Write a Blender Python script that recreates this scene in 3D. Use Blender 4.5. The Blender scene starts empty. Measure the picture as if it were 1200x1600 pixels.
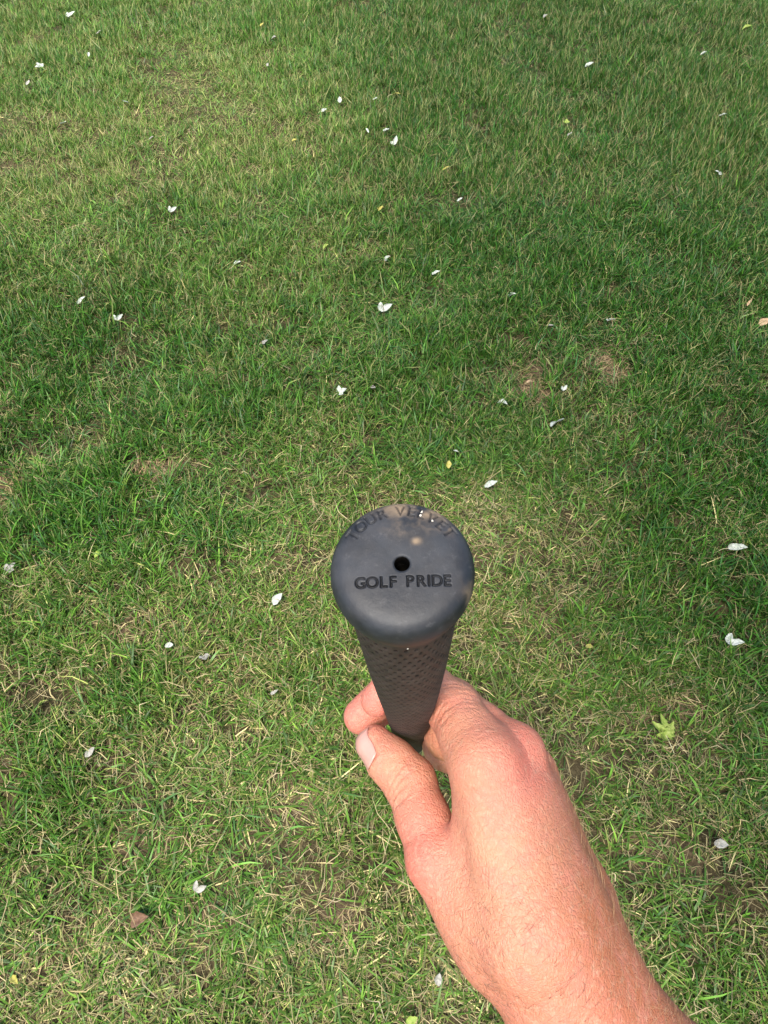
import bpy, math
import numpy as np
from mathutils import Matrix, Vector

rng = np.random.default_rng(11)

# ------------------------------------------------------------------ camera, sky, sun, exposure
FPX = 1105.0            # focal length in photograph pixels (1200 x 1600)
PITCH = math.radians(50)
CAM_H = 1.35
scene = bpy.context.scene
cam_data = bpy.data.cameras.new("camera")
cam_data.sensor_fit = 'VERTICAL'
cam_data.sensor_height = 36.0
cam_data.lens = 36.0 * FPX / 1600.0
cam_data.clip_start = 0.01
cam_data.clip_end = 500.0
cam = bpy.data.objects.new("camera", cam_data)
cam.location = (0, 0, CAM_H)
cam.rotation_euler = (math.radians(90) - PITCH, 0, 0)
scene.collection.objects.link(cam)
scene.camera = cam

SUN_ELEV = math.radians(62)
SUN_AZ = math.radians(-162)       # compass-like angle, measured from +Y towards +X
world = bpy.data.worlds.new("World")
scene.world = world
world.use_nodes = True
wn = world.node_tree.nodes
wl = world.node_tree.links
wn.clear()
sky = wn.new('ShaderNodeTexSky')
sky.sky_type = 'NISHITA'
sky.sun_disc = False
sky.sun_elevation = SUN_ELEV
sky.sun_rotation = SUN_AZ
sky.air_density = 1.0
sky.dust_density = 3.0
bg = wn.new('ShaderNodeBackground')
bg.inputs['Strength'].default_value = 0.15
wo = wn.new('ShaderNodeOutputWorld')
wl.new(sky.outputs[0], bg.inputs[0])
wl.new(bg.outputs[0], wo.inputs[0])

sun_data = bpy.data.lights.new("sun", 'SUN')
sun_data.energy = 3.2
sun_data.angle = math.radians(11)
sun_data.color = (1.0, 0.965, 0.90)
sun = bpy.data.objects.new("sun", sun_data)
sd = Vector((math.sin(SUN_AZ) * math.cos(SUN_ELEV), math.cos(SUN_AZ) * math.cos(SUN_ELEV), math.sin(SUN_ELEV)))
sun.rotation_euler = sd.to_track_quat('Z', 'Y').to_euler()
sun.location = (-3, 3, 6)
scene.collection.objects.link(sun)

scene.view_settings.view_transform = 'Standard'
scene.view_settings.look = 'None'
scene.view_settings.gamma = 1.0
scene.view_settings.use_curve_mapping = False
scene.view_settings.exposure = 0.98
scene.render.engine = 'CYCLES'
scene.cycles.max_bounces = 6
scene.cycles.transparent_max_bounces = 4

# ------------------------------------------------------------------ helpers
CP, SP = math.cos(PITCH), math.sin(PITCH)
def cam_to_world(p):
    """camera-frame millimetres (X right, Y image-down, Z forward) -> world metres"""
    p = np.asarray(p, float) / 1000.0
    X, Y, Z = p[..., 0], p[..., 1], p[..., 2]
    return np.stack([X, Z * CP - Y * SP, CAM_H - Z * SP - Y * CP], -1)

def C(px, py, z):
    return np.array([(px - 600) / FPX * z, (py - 800) / FPX * z, z], float)

def ground_at(px, py, h=0.0):
    v = (py - 800) / FPX
    z = (CAM_H - h) / (SP + v * CP)
    return np.array([(px - 600) / FPX * z, z * CP - v * z * SP, h]), z

def new_mesh(name, verts, faces_idx, loop_total, smooth=True):
    """fast mesh from flat loop index array; loop_total is per-face loop count"""
    me = bpy.data.meshes.new(name)
    verts = np.asarray(verts, np.float32)
    faces_idx = np.asarray(faces_idx, np.int32).ravel()
    loop_total = np.asarray(loop_total, np.int32)
    me.vertices.add(len(verts)); me.vertices.foreach_set('co', verts.ravel())
    me.loops.add(len(faces_idx)); me.loops.foreach_set('vertex_index', faces_idx)
    me.polygons.add(len(loop_total))
    starts = np.concatenate([[0], np.cumsum(loop_total)[:-1]]).astype(np.int32)
    me.polygons.foreach_set('loop_start', starts)
    me.polygons.foreach_set('loop_total', loop_total)
    if smooth:
        me.polygons.foreach_set('use_smooth', np.ones(len(loop_total), bool))
    me.update(calc_edges=True)
    return me

def quads(name, verts, q, smooth=True):
    q = np.asarray(q, np.int32)
    return new_mesh(name, verts, q, np.full(len(q), q.shape[1]), smooth)

def set_col(me, name, cols):
    a = me.attributes.new(name, 'FLOAT_COLOR', 'POINT')
    c = np.ones((len(me.vertices), 4), np.float32)
    c[:, :3] = cols
    a.data.foreach_set('color', c.ravel())

def set_float(me, name, vals):
    a = me.attributes.new(name, 'FLOAT', 'POINT')
    a.data.foreach_set('value', np.asarray(vals, np.float32))

def obj(name, me, mat=None, parent=None, loc=None):
    o = bpy.data.objects.new(name, me)
    scene.collection.objects.link(o)
    if mat is not None and me is not None:
        me.materials.append(mat)
    if parent is not None:
        o.parent = parent
    if loc is not None:
        o.location = loc
    return o

def tag(o, label=None, cat=None, group=None, kind=None):
    if label: o['label'] = label
    if cat: o['category'] = cat
    if group: o['group'] = group
    if kind: o['kind'] = kind
    return o

def nrm(v):
    v = np.asarray(v, float)
    return v / np.linalg.norm(v)

def value_noise(x, y, scale, seed):
    r = np.random.default_rng(seed)
    T = r.random((256, 256))
    X = np.asarray(x) / scale + 1000.0; Y = np.asarray(y) / scale + 1000.0
    xi = np.floor(X).astype(int); yi = np.floor(Y).astype(int)
    fx = X - xi; fy = Y - yi
    fx = fx * fx * (3 - 2 * fx); fy = fy * fy * (3 - 2 * fy)
    g = lambda a, b: T[a & 255, b & 255]
    return (g(xi, yi) * (1 - fx) + g(xi + 1, yi) * fx) * (1 - fy) + (g(xi, yi + 1) * (1 - fx) + g(xi + 1, yi + 1) * fx) * fy

def fbm(x, y, scale, seed, octv=3):
    s = 0; a = 1; t = 0
    for i in range(octv):
        s = s + a * value_noise(x, y, scale / 2 ** i, seed + 17 * i); t += a; a *= 0.55
    return s / t

def noise3(p, scale, seed):
    return (value_noise(p[:, 0] + 0.37 * p[:, 2], p[:, 1] - 0.21 * p[:, 2], scale, seed)
            + value_noise(p[:, 1] + 0.31 * p[:, 0], p[:, 2] - 0.17 * p[:, 1], scale, seed + 5)
            + value_noise(p[:, 2] + 0.27 * p[:, 1], p[:, 0] - 0.23 * p[:, 2], scale, seed + 9)) / 3

# ------------------------------------------------------------------ materials
class NT:
    def __init__(self, name):
        self.m = bpy.data.materials.new(name)
        self.m.use_nodes = True
        self.n = self.m.node_tree.nodes
        self.l = self.m.node_tree.links
        self.n.clear()
        self.out = self.n.new('ShaderNodeOutputMaterial')
    def add(self, t, **kw):
        nd = self.n.new(t)
        for k, v in kw.items():
            setattr(nd, k, v)
        return nd
    def put(self, sock, v):
        if hasattr(v, 'is_output') or isinstance(v, bpy.types.NodeSocket):
            self.l.new(v, sock)
        else:
            sock.default_value = v
    def attr(self, name):
        return self.add('ShaderNodeAttribute', attribute_name=name)
    def math(self, op, a, b=None, clamp=False):
        nd = self.add('ShaderNodeMath', operation=op, use_clamp=clamp)
        self.put(nd.inputs[0], a)
        if b is not None: self.put(nd.inputs[1], b)
        return nd.outputs[0]
    def mix(self, f, a, b, blend='MIX'):
        nd = self.add('ShaderNodeMix', data_type='RGBA', blend_type=blend)
        self.put(nd.inputs[0], f); self.put(nd.inputs[6], a); self.put(nd.inputs[7], b)
        return nd.outputs[2]
    def noise(self, scale, detail=3, vec=None, rough=0.5):
        nd = self.add('ShaderNodeTexNoise')
        nd.inputs['Scale'].default_value = scale
        nd.inputs['Detail'].default_value = detail
        nd.inputs['Roughness'].default_value = rough
        if vec is not None: self.l.new(vec, nd.inputs['Vector'])
        return nd
    def ramp(self, v, lo, hi):
        nd = self.add('ShaderNodeMapRange', clamp=True, interpolation_type='SMOOTHSTEP')
        self.put(nd.inputs[0], v); nd.inputs[1].default_value = lo; nd.inputs[2].default_value = hi
        return nd.outputs[0]
    def coord(self):
        return self.add('ShaderNodeTexCoord').outputs['Object']
    def bump(self, h, strength, dist):
        nd = self.add('ShaderNodeBump')
        nd.inputs['Strength'].default_value = strength
        nd.inputs['Distance'].default_value = dist
        self.put(nd.inputs['Height'], h)
        return nd.outputs[0]

def principled(t, **kw):
    p = t.add('ShaderNodeBsdfPrincipled')
    for k, v in kw.items():
        t.put(p.inputs[k.replace('_', ' ')], v)
    return p

# blades of grass: colour from the blade itself, thin and slightly see-through
def mat_blades(name, spec, transl):
    t = NT(name)
    a = t.attr('blade_colour')
    p = principled(t, Base_Color=a.outputs['Color'], Roughness=0.42)
    p.inputs['Specular IOR Level'].default_value = spec
    tr = t.add('ShaderNodeBsdfTranslucent')
    t.l.new(t.mix(0.35, a.outputs['Color'], (0.25, 0.32, 0.03, 1)), tr.inputs['Color'])
    mx = t.add('ShaderNodeMixShader'); mx.inputs[0].default_value = transl
    t.l.new(p.outputs[0], mx.inputs[1]); t.l.new(tr.outputs[0], mx.inputs[2])
    t.l.new(mx.outputs[0], t.out.inputs[0])
    return t.m
M_grass = mat_blades('grass_blade', 0.22, 0.15)
M_straw = mat_blades('dry_straw', 0.3, 0.12)

def mat_ground():
    t = NT('lawn_soil')
    co = t.coord()
    n1 = t.noise(9.0, 5, co); n2 = t.noise(120.0, 4, co, 0.7); n3 = t.noise(1.1, 3, co)
    soil = t.mix(t.ramp(n1.outputs[0], 0.35, 0.65), (0.030, 0.026, 0.012, 1), (0.070, 0.054, 0.026, 1))
    soil = t.mix(t.ramp(n2.outputs[0], 0.45, 0.7), soil, (0.12, 0.095, 0.048, 1))
    # bare spots keep their crumbled clay colour
    bare = t.attr('bare').outputs['Fac']
    soil = t.mix(bare, soil, t.mix(n2.outputs[0], (0.10, 0.064, 0.038, 1), (0.24, 0.165, 0.10, 1)))
    turf = t.mix(n3.outputs[0], (0.055, 0.095, 0.022, 1), (0.10, 0.13, 0.04, 1))
    turf = t.mix(t.ramp(n2.outputs[0], 0.3, 0.7), turf, (0.03, 0.06, 0.015, 1))
    col = t.mix(t.attr('far').outputs['Fac'], soil, turf)
    p = principled(t, Base_Color=col, Roughness=0.95)
    p.inputs['Specular IOR Level'].default_value = 0.1
    t.l.new(t.bump(n2.outputs[0], 0.8, 0.01), p.inputs['Normal'])
    t.l.new(p.outputs[0], t.out.inputs[0])
    return t.m
M_ground = mat_ground()

def mat_leaf(name, c1, c2, transl=0.2, rough=0.6, vein=0.15):
    t = NT(name)
    co = t.coord()
    n = t.noise(160.0, 4, co)
    col = t.mix(t.ramp(n.outputs[0], 0.35, 0.7), (*c1, 1), (*c2, 1))
    p = principled(t, Base_Color=col, Roughness=rough)
    p.inputs['Specular IOR Level'].default_value = 0.35
    w = t.noise(420.0, 2, co)
    t.l.new(t.bump(w.outputs[0], 0.35, 0.001), p.inputs['Normal'])
    tr = t.add('ShaderNodeBsdfTranslucent'); t.l.new(col, tr.inputs['Color'])
    mx = t.add('ShaderNodeMixShader'); mx.inputs[0].default_value = transl
    t.l.new(p.outputs[0], mx.inputs[1]); t.l.new(tr.outputs[0], mx.inputs[2])
    t.l.new(mx.outputs[0], t.out.inputs[0])
    return t.m
M_leaf = {
    'white': mat_leaf('pale_leaf_underside', (0.42, 0.46, 0.37), (0.68, 0.70, 0.62)),
    'grey': mat_leaf('dry_grey_leaf', (0.30, 0.29, 0.24), (0.46, 0.44, 0.38)),
    'yellow': mat_leaf('yellow_leaf', (0.40, 0.37, 0.07), (0.52, 0.46, 0.14)),
    'lime': mat_leaf('yellow_green_leaf', (0.24, 0.34, 0.05), (0.38, 0.44, 0.11)),
    'brown': mat_leaf('brown_leaf', (0.15, 0.085, 0.05), (0.25, 0.145, 0.085)),
    'tan': mat_leaf('tan_leaf', (0.45, 0.30, 0.16), (0.58, 0.42, 0.26)),
}
M_stem = mat_leaf('leaf_stem', (0.42, 0.40, 0.20), (0.52, 0.48, 0.28), 0.0)

def mat_rubber(cap):
    t = NT('grip_cap_rubber' if cap else 'grip_rubber')
    co = t.coord()
    n1 = t.noise(95.0, 4, co, 0.6); n2 = t.noise(900.0, 3, co, 0.6); n3 = t.noise(260.0, 3, co)
    dust = t.attr('dust').outputs['Fac']
    sc = t.noise(520.0, 5, co, 0.75)
    if cap:
        base = t.mix(t.ramp(n1.outputs[0], 0.35, 0.7), (0.009, 0.0105, 0.0135, 1), (0.028, 0.031, 0.037, 1))
        dirt = t.mix(n3.outputs[0], (0.12, 0.09, 0.062, 1), (0.30, 0.21, 0.125, 1))
    else:
        base = t.mix(t.ramp(n1.outputs[0], 0.35, 0.7), (0.026, 0.021, 0.0195, 1), (0.046, 0.036, 0.032, 1))
        dirt = t.mix(n3.outputs[0], (0.075, 0.054, 0.044, 1), (0.14, 0.095, 0.072, 1))
    base = t.mix(t.attr('recess_shade').outputs['Fac'], base, (0.004, 0.0038, 0.0038, 1))   # shade inside moulded letters, dimples and vent hole, painted into the colour
    base = t.mix(t.math('MULTIPLY', t.ramp(sc.outputs[0], 0.55, 0.75), 0.5), base, (0.085, 0.085, 0.088, 1))   # scuffs
    f = t.math('MULTIPLY', dust, t.ramp(n3.outputs[0], 0.2 if not cap else 0.30, 0.62), True)
    col = t.mix(f, base, dirt)
    p = principled(t, Base_Color=col)
    r = t.math('ADD', t.math('MULTIPLY', n1.outputs[0], 0.40), 0.36 if cap else 0.45)
    r = t.math('ADD', r, t.math('MULTIPLY', f, 0.25))
    t.put(p.inputs['Roughness'], r)
    t.put(p.inputs['Specular IOR Level'], t.math('MULTIPLY', t.math('SUBTRACT', 1.0, t.attr('recess_shade').outputs['Fac']), 0.55 if cap else 0.3))
    t.l.new(t.bump(t.math('ADD', n2.outputs[0], sc.outputs[0]), 0.09, 0.0006), p.inputs['Normal'])
    t.l.new(p.outputs[0], t.out.inputs[0])
    return t.m
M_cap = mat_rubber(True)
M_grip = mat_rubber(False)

def mat_metal(name, col, rough):
    t = NT(name)
    n = t.noise(60.0, 4, t.coord())
    p = principled(t, Base_Color=(*col, 1), Metallic=1.0)
    t.put(p.inputs['Roughness'], t.math('ADD', t.math('MULTIPLY', n.outputs[0], 0.15), rough))
    t.l.new(p.outputs[0], t.out.inputs[0])
    return t.m
M_steel = mat_metal('shaft_steel', (0.55, 0.56, 0.58), 0.18)
M_head = mat_metal('club_head_steel', (0.45, 0.46, 0.48), 0.3)
M_ferrule = mat_leaf('ferrule_plastic', (0.02, 0.02, 0.02), (0.03, 0.03, 0.03), 0.0, 0.3)

def mat_skin():
    t = NT('skin')
    co = t.coord()
    a = t.attr('skin_colour')
    n1 = t.noise(140.0, 4, co, 0.6); n2 = t.noise(480.0, 3, co, 0.6)
    v = t.add('ShaderNodeTexVoronoi', feature='DISTANCE_TO_EDGE'); v.inputs['Scale'].default_value = 950.0
    wob = t.add('ShaderNodeMapping'); wob.inputs['Scale'].default_value = (1.0, 0.6, 0.8)
    t.l.new(co, wob.inputs['Vector']); t.l.new(wob.outputs[0], v.inputs['Vector'])
    mott = t.mix(t.math('MULTIPLY', t.ramp(n1.outputs[0], 0.40, 0.70), 0.6), a.outputs['Color'], (0.60, 0.22, 0.15, 1))
    mott = t.mix(t.math('MULTIPLY', t.ramp(n2.outputs[0], 0.48, 0.72), 0.30), mott, (0.66, 0.42, 0.28, 1))
    fr = t.noise(330.0, 2, co)
    mott = t.mix(t.math('MULTIPLY', t.ramp(fr.outputs[0], 0.66, 0.74), 0.45), mott, (0.40, 0.17, 0.10, 1))
    p = principled(t, Base_Color=mott, Roughness=0.58)
    p.inputs['Specular IOR Level'].default_value = 0.35
    p.inputs['Subsurface Weight'].default_value = 0.15
    p.inputs['Subsurface Radius'].default_value = (1.0, 0.35, 0.18)
    p.inputs['Subsurface Scale'].default_value = 0.0025
    h = t.math('ADD', t.math('MULTIPLY', t.math('MINIMUM', v.outputs['Distance'], 0.25), 1.6), t.math('MULTIPLY', n2.outputs[0], 0.6))
    v2 = t.add('ShaderNodeTexVoronoi', feature='DISTANCE_TO_EDGE'); v2.inputs['Scale'].default_value = 330.0
    w2 = t.add('ShaderNodeMapping'); w2.inputs['Scale'].default_value = (0.75, 1.0, 1.0); w2.inputs['Rotation'].default_value = (0.3, 0.2, 0.6)
    wn_ = t.noise(260.0, 2, co)
    wv = t.add('ShaderNodeVectorMath', operation='MULTIPLY_ADD'); wv.inputs[1].default_value = (0.004, 0.004, 0.004)
    t.l.new(wn_.outputs['Color'], wv.inputs[0]); t.l.new(co, wv.inputs[2])
    t.l.new(wv.outputs[0], w2.inputs['Vector']); t.l.new(w2.outputs[0], v2.inputs['Vector'])
    h = t.math('ADD', h, t.math('MULTIPLY', t.math('MINIMUM', v2.outputs['Distance'], 0.10), 4.0))
    t.l.new(t.bump(h, 0.5, 0.0008), p.inputs['Normal'])
    t.l.new(p.outputs[0], t.out.inputs[0])
    return t.m
M_skin = mat_skin()

def mat_plain(name, col, rough, spec=0.5, sss=0.0):
    t = NT(name)
    n = t.noise(500.0, 3, t.coord())
    c = t.mix(n.outputs[0], (*[x * 0.9 for x in col], 1), (*[min(1, x * 1.08) for x in col], 1))
    p = principled(t, Base_Color=c, Roughness=rough)
    p.inputs['Specular IOR Level'].default_value = spec
    t.l.new(p.outputs[0], t.out.inputs[0])
    return t.m
M_nail = mat_plain('fingernail', (0.56, 0.30, 0.24), 0.32)
def mat_hair():
    t = NT('arm_hair')
    a = t.attr('hair_colour')
    p = principled(t, Base_Color=a.outputs['Color'], Roughness=0.45)
    t.l.new(p.outputs[0], t.out.inputs[0])
    return t.m
M_hair = mat_hair()

# ------------------------------------------------------------------ ground
# bare or thin spots of the lawn: photograph pixel, half-sizes in pixels, strength
SPOTS = [(828, 606, 42, 40, 0.9), (948, 578, 38, 26, 0.85), (246, 738, 62, 26, 0.85), (2, 768, 30, 34, 1.0),
         (10, 648, 20, 20, 0.8), (1122, 598, 26, 16, 0.6), (1050, 1120, 60, 34, 0.55), (640, 330, 40, 12, 0.5),
         (225, 980, 90, 40, 0.45), (480, 1250, 70, 50, 0.5), (520, 1430, 40, 46, 0.6), (230, 1330, 80, 60, 0.4),
         (300, 1450, 90, 60, 0.45), (880, 985, 60, 60, 0.25), (960, 505, 30, 22, 0.5), (760, 870, 60, 50, 0.25),
         (360, 690, 30, 18, 0.5), (1020, 1330, 70, 40, 0.45), (120, 1480, 50, 40, 0.35), (420, 450, 30, 14, 0.35)]
SP_W = []
for (px, py, hx, hy, st) in SPOTS:
    c, z = ground_at(px, py)
    v = (py - 800) / FPX
    fore = SP + v * CP
    SP_W.append((c[0], c[1], 0.78 * hx * z / FPX, 0.78 * hy * z / FPX / max(0.35, fore), st))

def bare_mask(x, y):
    m = np.zeros(np.shape(x))
    wob = (fbm(x, y, 0.045, 91, 4) - 0.5) * 2.6
    for (cx, cy, rx, ry, st) in SP_W:
        q = np.sqrt(((x - cx) / rx) ** 2 + ((y - cy) / ry) ** 2) + wob
        m = np.maximum(m, st * np.clip((1.25 - q) / 0.6, 0, 1))
    return m

def ground_height(x, y):
    return (fbm(x, y, 0.45, 3, 3) - 0.5) * 0.02 + (fbm(x, y, 0.09, 8, 2) - 0.5) * 0.012 - 0.008 * bare_mask(x, y)

# one sheet: fine under the lawn in view, coarse out to the horizon
gx = np.concatenate([[-250, -80, -30, -12, -6.5], np.linspace(-4.5, 4.5, 301), [6.5, 12, 30, 80, 250]])
gy = np.concatenate([[-250, -80, -30, -8, -2.5], np.linspace(-0.8, 7.0, 261), [9, 14, 30, 80, 250]])
GX, GY = np.meshgrid(gx, gy, indexing='ij')
GZ = np.where((np.abs(GX) < 5) & (GY > -1) & (GY < 7.3), ground_height(GX, GY), 0.0)
nx, ny = GX.shape
ii, jj = np.meshgrid(np.arange(nx - 1), np.arange(ny - 1), indexing='ij')
b = (ii * ny + jj).ravel()
me = quads('ground', np.stack([GX, GY, GZ], -1).reshape(-1, 3), np.stack([b, b + ny, b + ny + 1, b + 1], 1))
set_float(me, 'bare', bare_mask(GX, GY).ravel())
edge = np.maximum(np.maximum(np.abs(GX) - (0.543 * (0.643 * GY + 1.03) + 0.6), GY - 6.3), -0.4 - GY)
set_float(me, 'far', np.clip(edge / 0.5, 0, 1).ravel())
ground = tag(obj('ground', me, M_ground), kind='structure')

# ------------------------------------------------------------------ maple tree behind the photographer, whose open crown shades the lawn
def shade_tree():
    r = np.random.default_rng(5)
    base = Vector((0.9, -2.5, 0.0))
    tr = obj('maple_tree', None, None, None, base)
    tag(tr, 'maple tree standing on the lawn behind the photographer', 'tree')
    t = NT('bark'); n = t.noise(14.0, 6, t.coord(), 0.7)
    p = principled(t, Base_Color=t.mix(n.outputs[0], (0.07, 0.055, 0.04, 1), (0.22, 0.18, 0.14, 1)), Roughness=0.9)
    t.l.new(t.bump(n.outputs[0], 1.0, 0.03), p.inputs['Normal']); t.l.new(p.outputs[0], t.out.inputs[0])
    M_bark = t.m
    M_crown = mat_leaf('maple_foliage', (0.05, 0.10, 0.025), (0.09, 0.16, 0.04), 0.3)
    vs = []; fs = []
    def limb(a, b, r0, r1, k=9, bow=0.0):
        a = np.array(a, float); b = np.array(b, float); ax = nrm(b - a)
        u = nrm(np.cross(ax, [0.3, 0.9, 0.1])); w = np.cross(ax, u); o = len(vs)
        for i in range(6):
            tt = i / 5; c = a + (b - a) * tt + np.array([0, 0, bow]) * math.sin(math.pi * tt); rr = r0 + (r1 - r0) * tt
            for j in range(k):
                an = 2 * math.pi * j / k
                vs.append(c + (u * math.cos(an) + w * math.sin(an)) * rr * (1 + 0.08 * math.sin(5 * an + i)))
        for i in range(5):
            for j in range(k):
                fs.append((o + i * k + j, o + i * k + (j + 1) % k, o + (i + 1) * k + (j + 1) % k, o + (i + 1) * k + j))
    limb((0, 0, -0.1), (0.05, 0.1, 3.6), 0.32, 0.2)
    tips = []
    for i in range(11):
        an = i * 2.4; ln = r.uniform(2.2, 4.2)
        e = (math.cos(an) * ln * 0.9, 1.2 + math.sin(an) * ln * 0.9, 6.0 + r.uniform(-0.8, 1.6))
        limb((0.05, 0.1, 2.6 + 0.09 * i), e, 0.11, 0.03, 7, 0.35); tips.append(e)
    obj('trunk', quads('trunk', np.array(vs), fs), M_bark, tr)
    # crown: leaf-sized faces in uneven clumps; open towards the sunny patch of lawn
    cl = []
    while len(cl) < 190:
        q = np.array([r.uniform(-4.6, 4.6), r.uniform(-2.6, 5.2), r.uniform(5.0, 8.6)])
        if ((q[0]) / 4.6) ** 2 + ((q[1] - 1.3) / 3.9) ** 2 + ((q[2] - 6.7) / 1.9) ** 2 < 1: cl.append(q)
    cl = np.array(cl)
    g = cl[:, :2] + np.array(base)[:2] - np.outer(cl[:, 2], [sd.x / sd.z, sd.y / sd.z])
    open_ = (((g[:, 0] + 1.35) / 1.25) ** 2 + ((g[:, 1] - 3.7) / 1.0) ** 2 < 1) | (((g[:, 0] + 0.1) / 0.55) ** 2 + ((g[:, 1] - 1.25) / 0.6) ** 2 < 1) | (((g[:, 0] + 0.55) / 0.6) ** 2 + ((g[:, 1] - 2.4) / 0.9) ** 2 < 1)
    cl = cl[~open_]
    n = 2000
    c = cl[r.integers(0, len(cl), n)] + r.normal(0, 0.30, (n, 3))
    nm = r.normal(0, 1, (n, 3)); nm[:, 2] = np.abs(nm[:, 2]) + 0.6; nm /= np.linalg.norm(nm, axis=1)[:, None]
    u = np.cross(nm, r.normal(0, 1, (n, 3))); u /= np.linalg.norm(u, axis=1)[:, None]; w = np.cross(nm, u)
    s = r.uniform(0.05, 0.085, n)[:, None]
    sh = [(0, -1, 0), (0.55, -0.35, 0.12), (1.0, 0.25, 0.25), (0.4, 0.3, 0.05), (0, 1.15, 0.0), (-0.4, 0.3, 0.05), (-1.0, 0.25, 0.25), (-0.55, -0.35, 0.12)]
    V = np.stack([c + s * (a * u + b_ * w + h * nm) for a, b_, h in sh], 1).reshape(-1, 3)
    me = quads('crown', V, np.arange(n * 8).reshape(n, 8))
    o = obj('crown', me, M_crown, tr); o['kind'] = 'stuff'
shade_tree()

# ------------------------------------------------------------------ fallen leaves: outlines
# photograph pixel, size in px, shape, colour, turn in degrees, tilt in degrees
LEAVES = [
 (109, 22, 17, 'vee', 'white', 70, 30), (155, 53, 11, 'petal', 'grey', 20, 10), (139, 87, 12, 'petal', 'white', 100, 15),
 (60, 102, 17, 'star', 'white', 140, 15), (71, 114, 15, 'petal', 'yellow', 0, 10), (44, 131, 11, 'petal', 'grey', 60, 12),
 (195, 160, 16, 'vee', 'white', 200, 20), (100, 194, 15, 'petal', 'white', -15, 8), (237, 218, 10, 'petal', 'grey', 20, 8),
 (428, 62, 13, 'petal', 'grey', -10, 10), (418, 102, 10, 'petal', 'grey', 80, 14), (409, 40, 9, 'petal', 'yellow', 40, 15),
 (531, 158, 13, 'petal', 'white', 85, 25), (508, 173, 14, 'star', 'white', 10, 8), (586, 156, 9, 'petal', 'white', 0, 8),
 (574, 206, 11, 'petal', 'white', 120, 18), (603, 204, 15, 'petal', 'white', 10, 12), (614, 222, 17, 'vee', 'white', 110, 25),
 (460, 221, 12, 'petal', 'yellow', 15, 10), (268, 327, 19, 'vee', 'white', 75, 35), (371, 413, 22, 'petal', 'white', -22, 12),
 (127, 471, 20, 'petal', 'white', 45, 30), (183, 496, 20, 'vee', 'white', 95, 35), (416, 535, 18, 'star', 'grey', 10, 14),
 (537, 611, 27, 'star', 'white', 20, 15), (583, 607, 22, 'petal', 'grey', -60, 20), (607, 405, 18, 'star', 'white', -10, 15),
 (600, 479, 28, 'vee', 'white', 55, 32), (681, 428, 16, 'petal', 'white', 20, 10), (800, 463, 18, 'petal', 'white', 5, 10),
 (859, 511, 15, 'petal', 'grey', -20, 14), (957, 502, 19, 'star', 'white', -60, 15), (879, 607, 16, 'vee', 'white', 90, 20),
 (785, 631, 20, 'petal', 'white', -35, 10), (873, 662, 30, 'vee', 'white', -80, 30), (766, 758, 26, 'petal', 'white', 15, 22),
 (712, 706, 16, 'petal', 'white', -45, 15), (701, 728, 17, 'petal', 'yellow', 80, 15), (510, 388, 14, 'petal', 'lime', 30, 12),
 (595, 328, 15, 'petal', 'yellow', 30, 20), (696, 265, 16, 'petal', 'yellow', 10, 10), (718, 314, 12, 'petal', 'white', 10, 12),
 (622, 147, 18, 'star', 'yellow', 0, 8), (852, 26, 12, 'petal', 'grey', 40, 14), (920, 104, 19, 'petal', 'white', 0, 10),
 (1099, 86, 14, 'petal', 'white', -5, 12), (1128, 182, 15, 'petal', 'white', -25, 10), (1120, 270, 20, 'star', 'white', 175, 10),
 (885, 190, 14, 'star', 'lime', 80, 10), (890, 211, 14, 'petal', 'grey', 30, 10), (1166, 47, 18, 'petal', 'lime', -10, 6),
 (1151, 858, 32, 'petal', 'white', -8, 16), (1145, 1000, 36, 'vee', 'white', 20, 15), (433, 938, 28, 'petal', 'white', 50, 18),
 (265, 1010, 22, 'petal', 'white', -15, 14), (321, 1031, 26, 'star', 'grey', -60, 12), (429, 1083, 16, 'petal', 'grey', 30, 12),
 (141, 1177, 24, 'petal', 'grey', 50, 14), (20, 885, 26, 'star', 'grey', 60, 8), (155, 870, 20, 'petal', 'lime', 10, 15),
 (1037, 1133, 44, 'maple', 'lime', 95, 10), (920, 1012, 16, 'petal', 'yellow', -35, 12), (311, 1385, 26, 'vee', 'grey', 60, 25),
 (218, 1436, 44, 'petal', 'brown', 12, 14), (685, 1530, 26, 'petal', 'grey', 75, 30), (24, 1532, 24, 'petal', 'yellow', -35, 8),
 (1125, 1320, 24, 'petal', 'grey', -10, 8), (643, 1596, 26, 'petal', 'lime', 25, 12), (1192, 505, 22, 'petal', 'tan', 30, 12),
 (1170, 476, 14, 'petal', 'tan', 40, 12), (826, 597, 12, 'petal', 'tan', 10, 10), (563, 1165, 24, 'petal', 'white', 60, 15),
]
LEAF_H = 0.025
LW = []
for (px, py, sz, sh, colr, turn, tilt) in LEAVES:
    c, z = ground_at(px, py, LEAF_H)
    LW.append((c[0], c[1], sz * z / FPX))
LW = np.array(LW)

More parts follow.
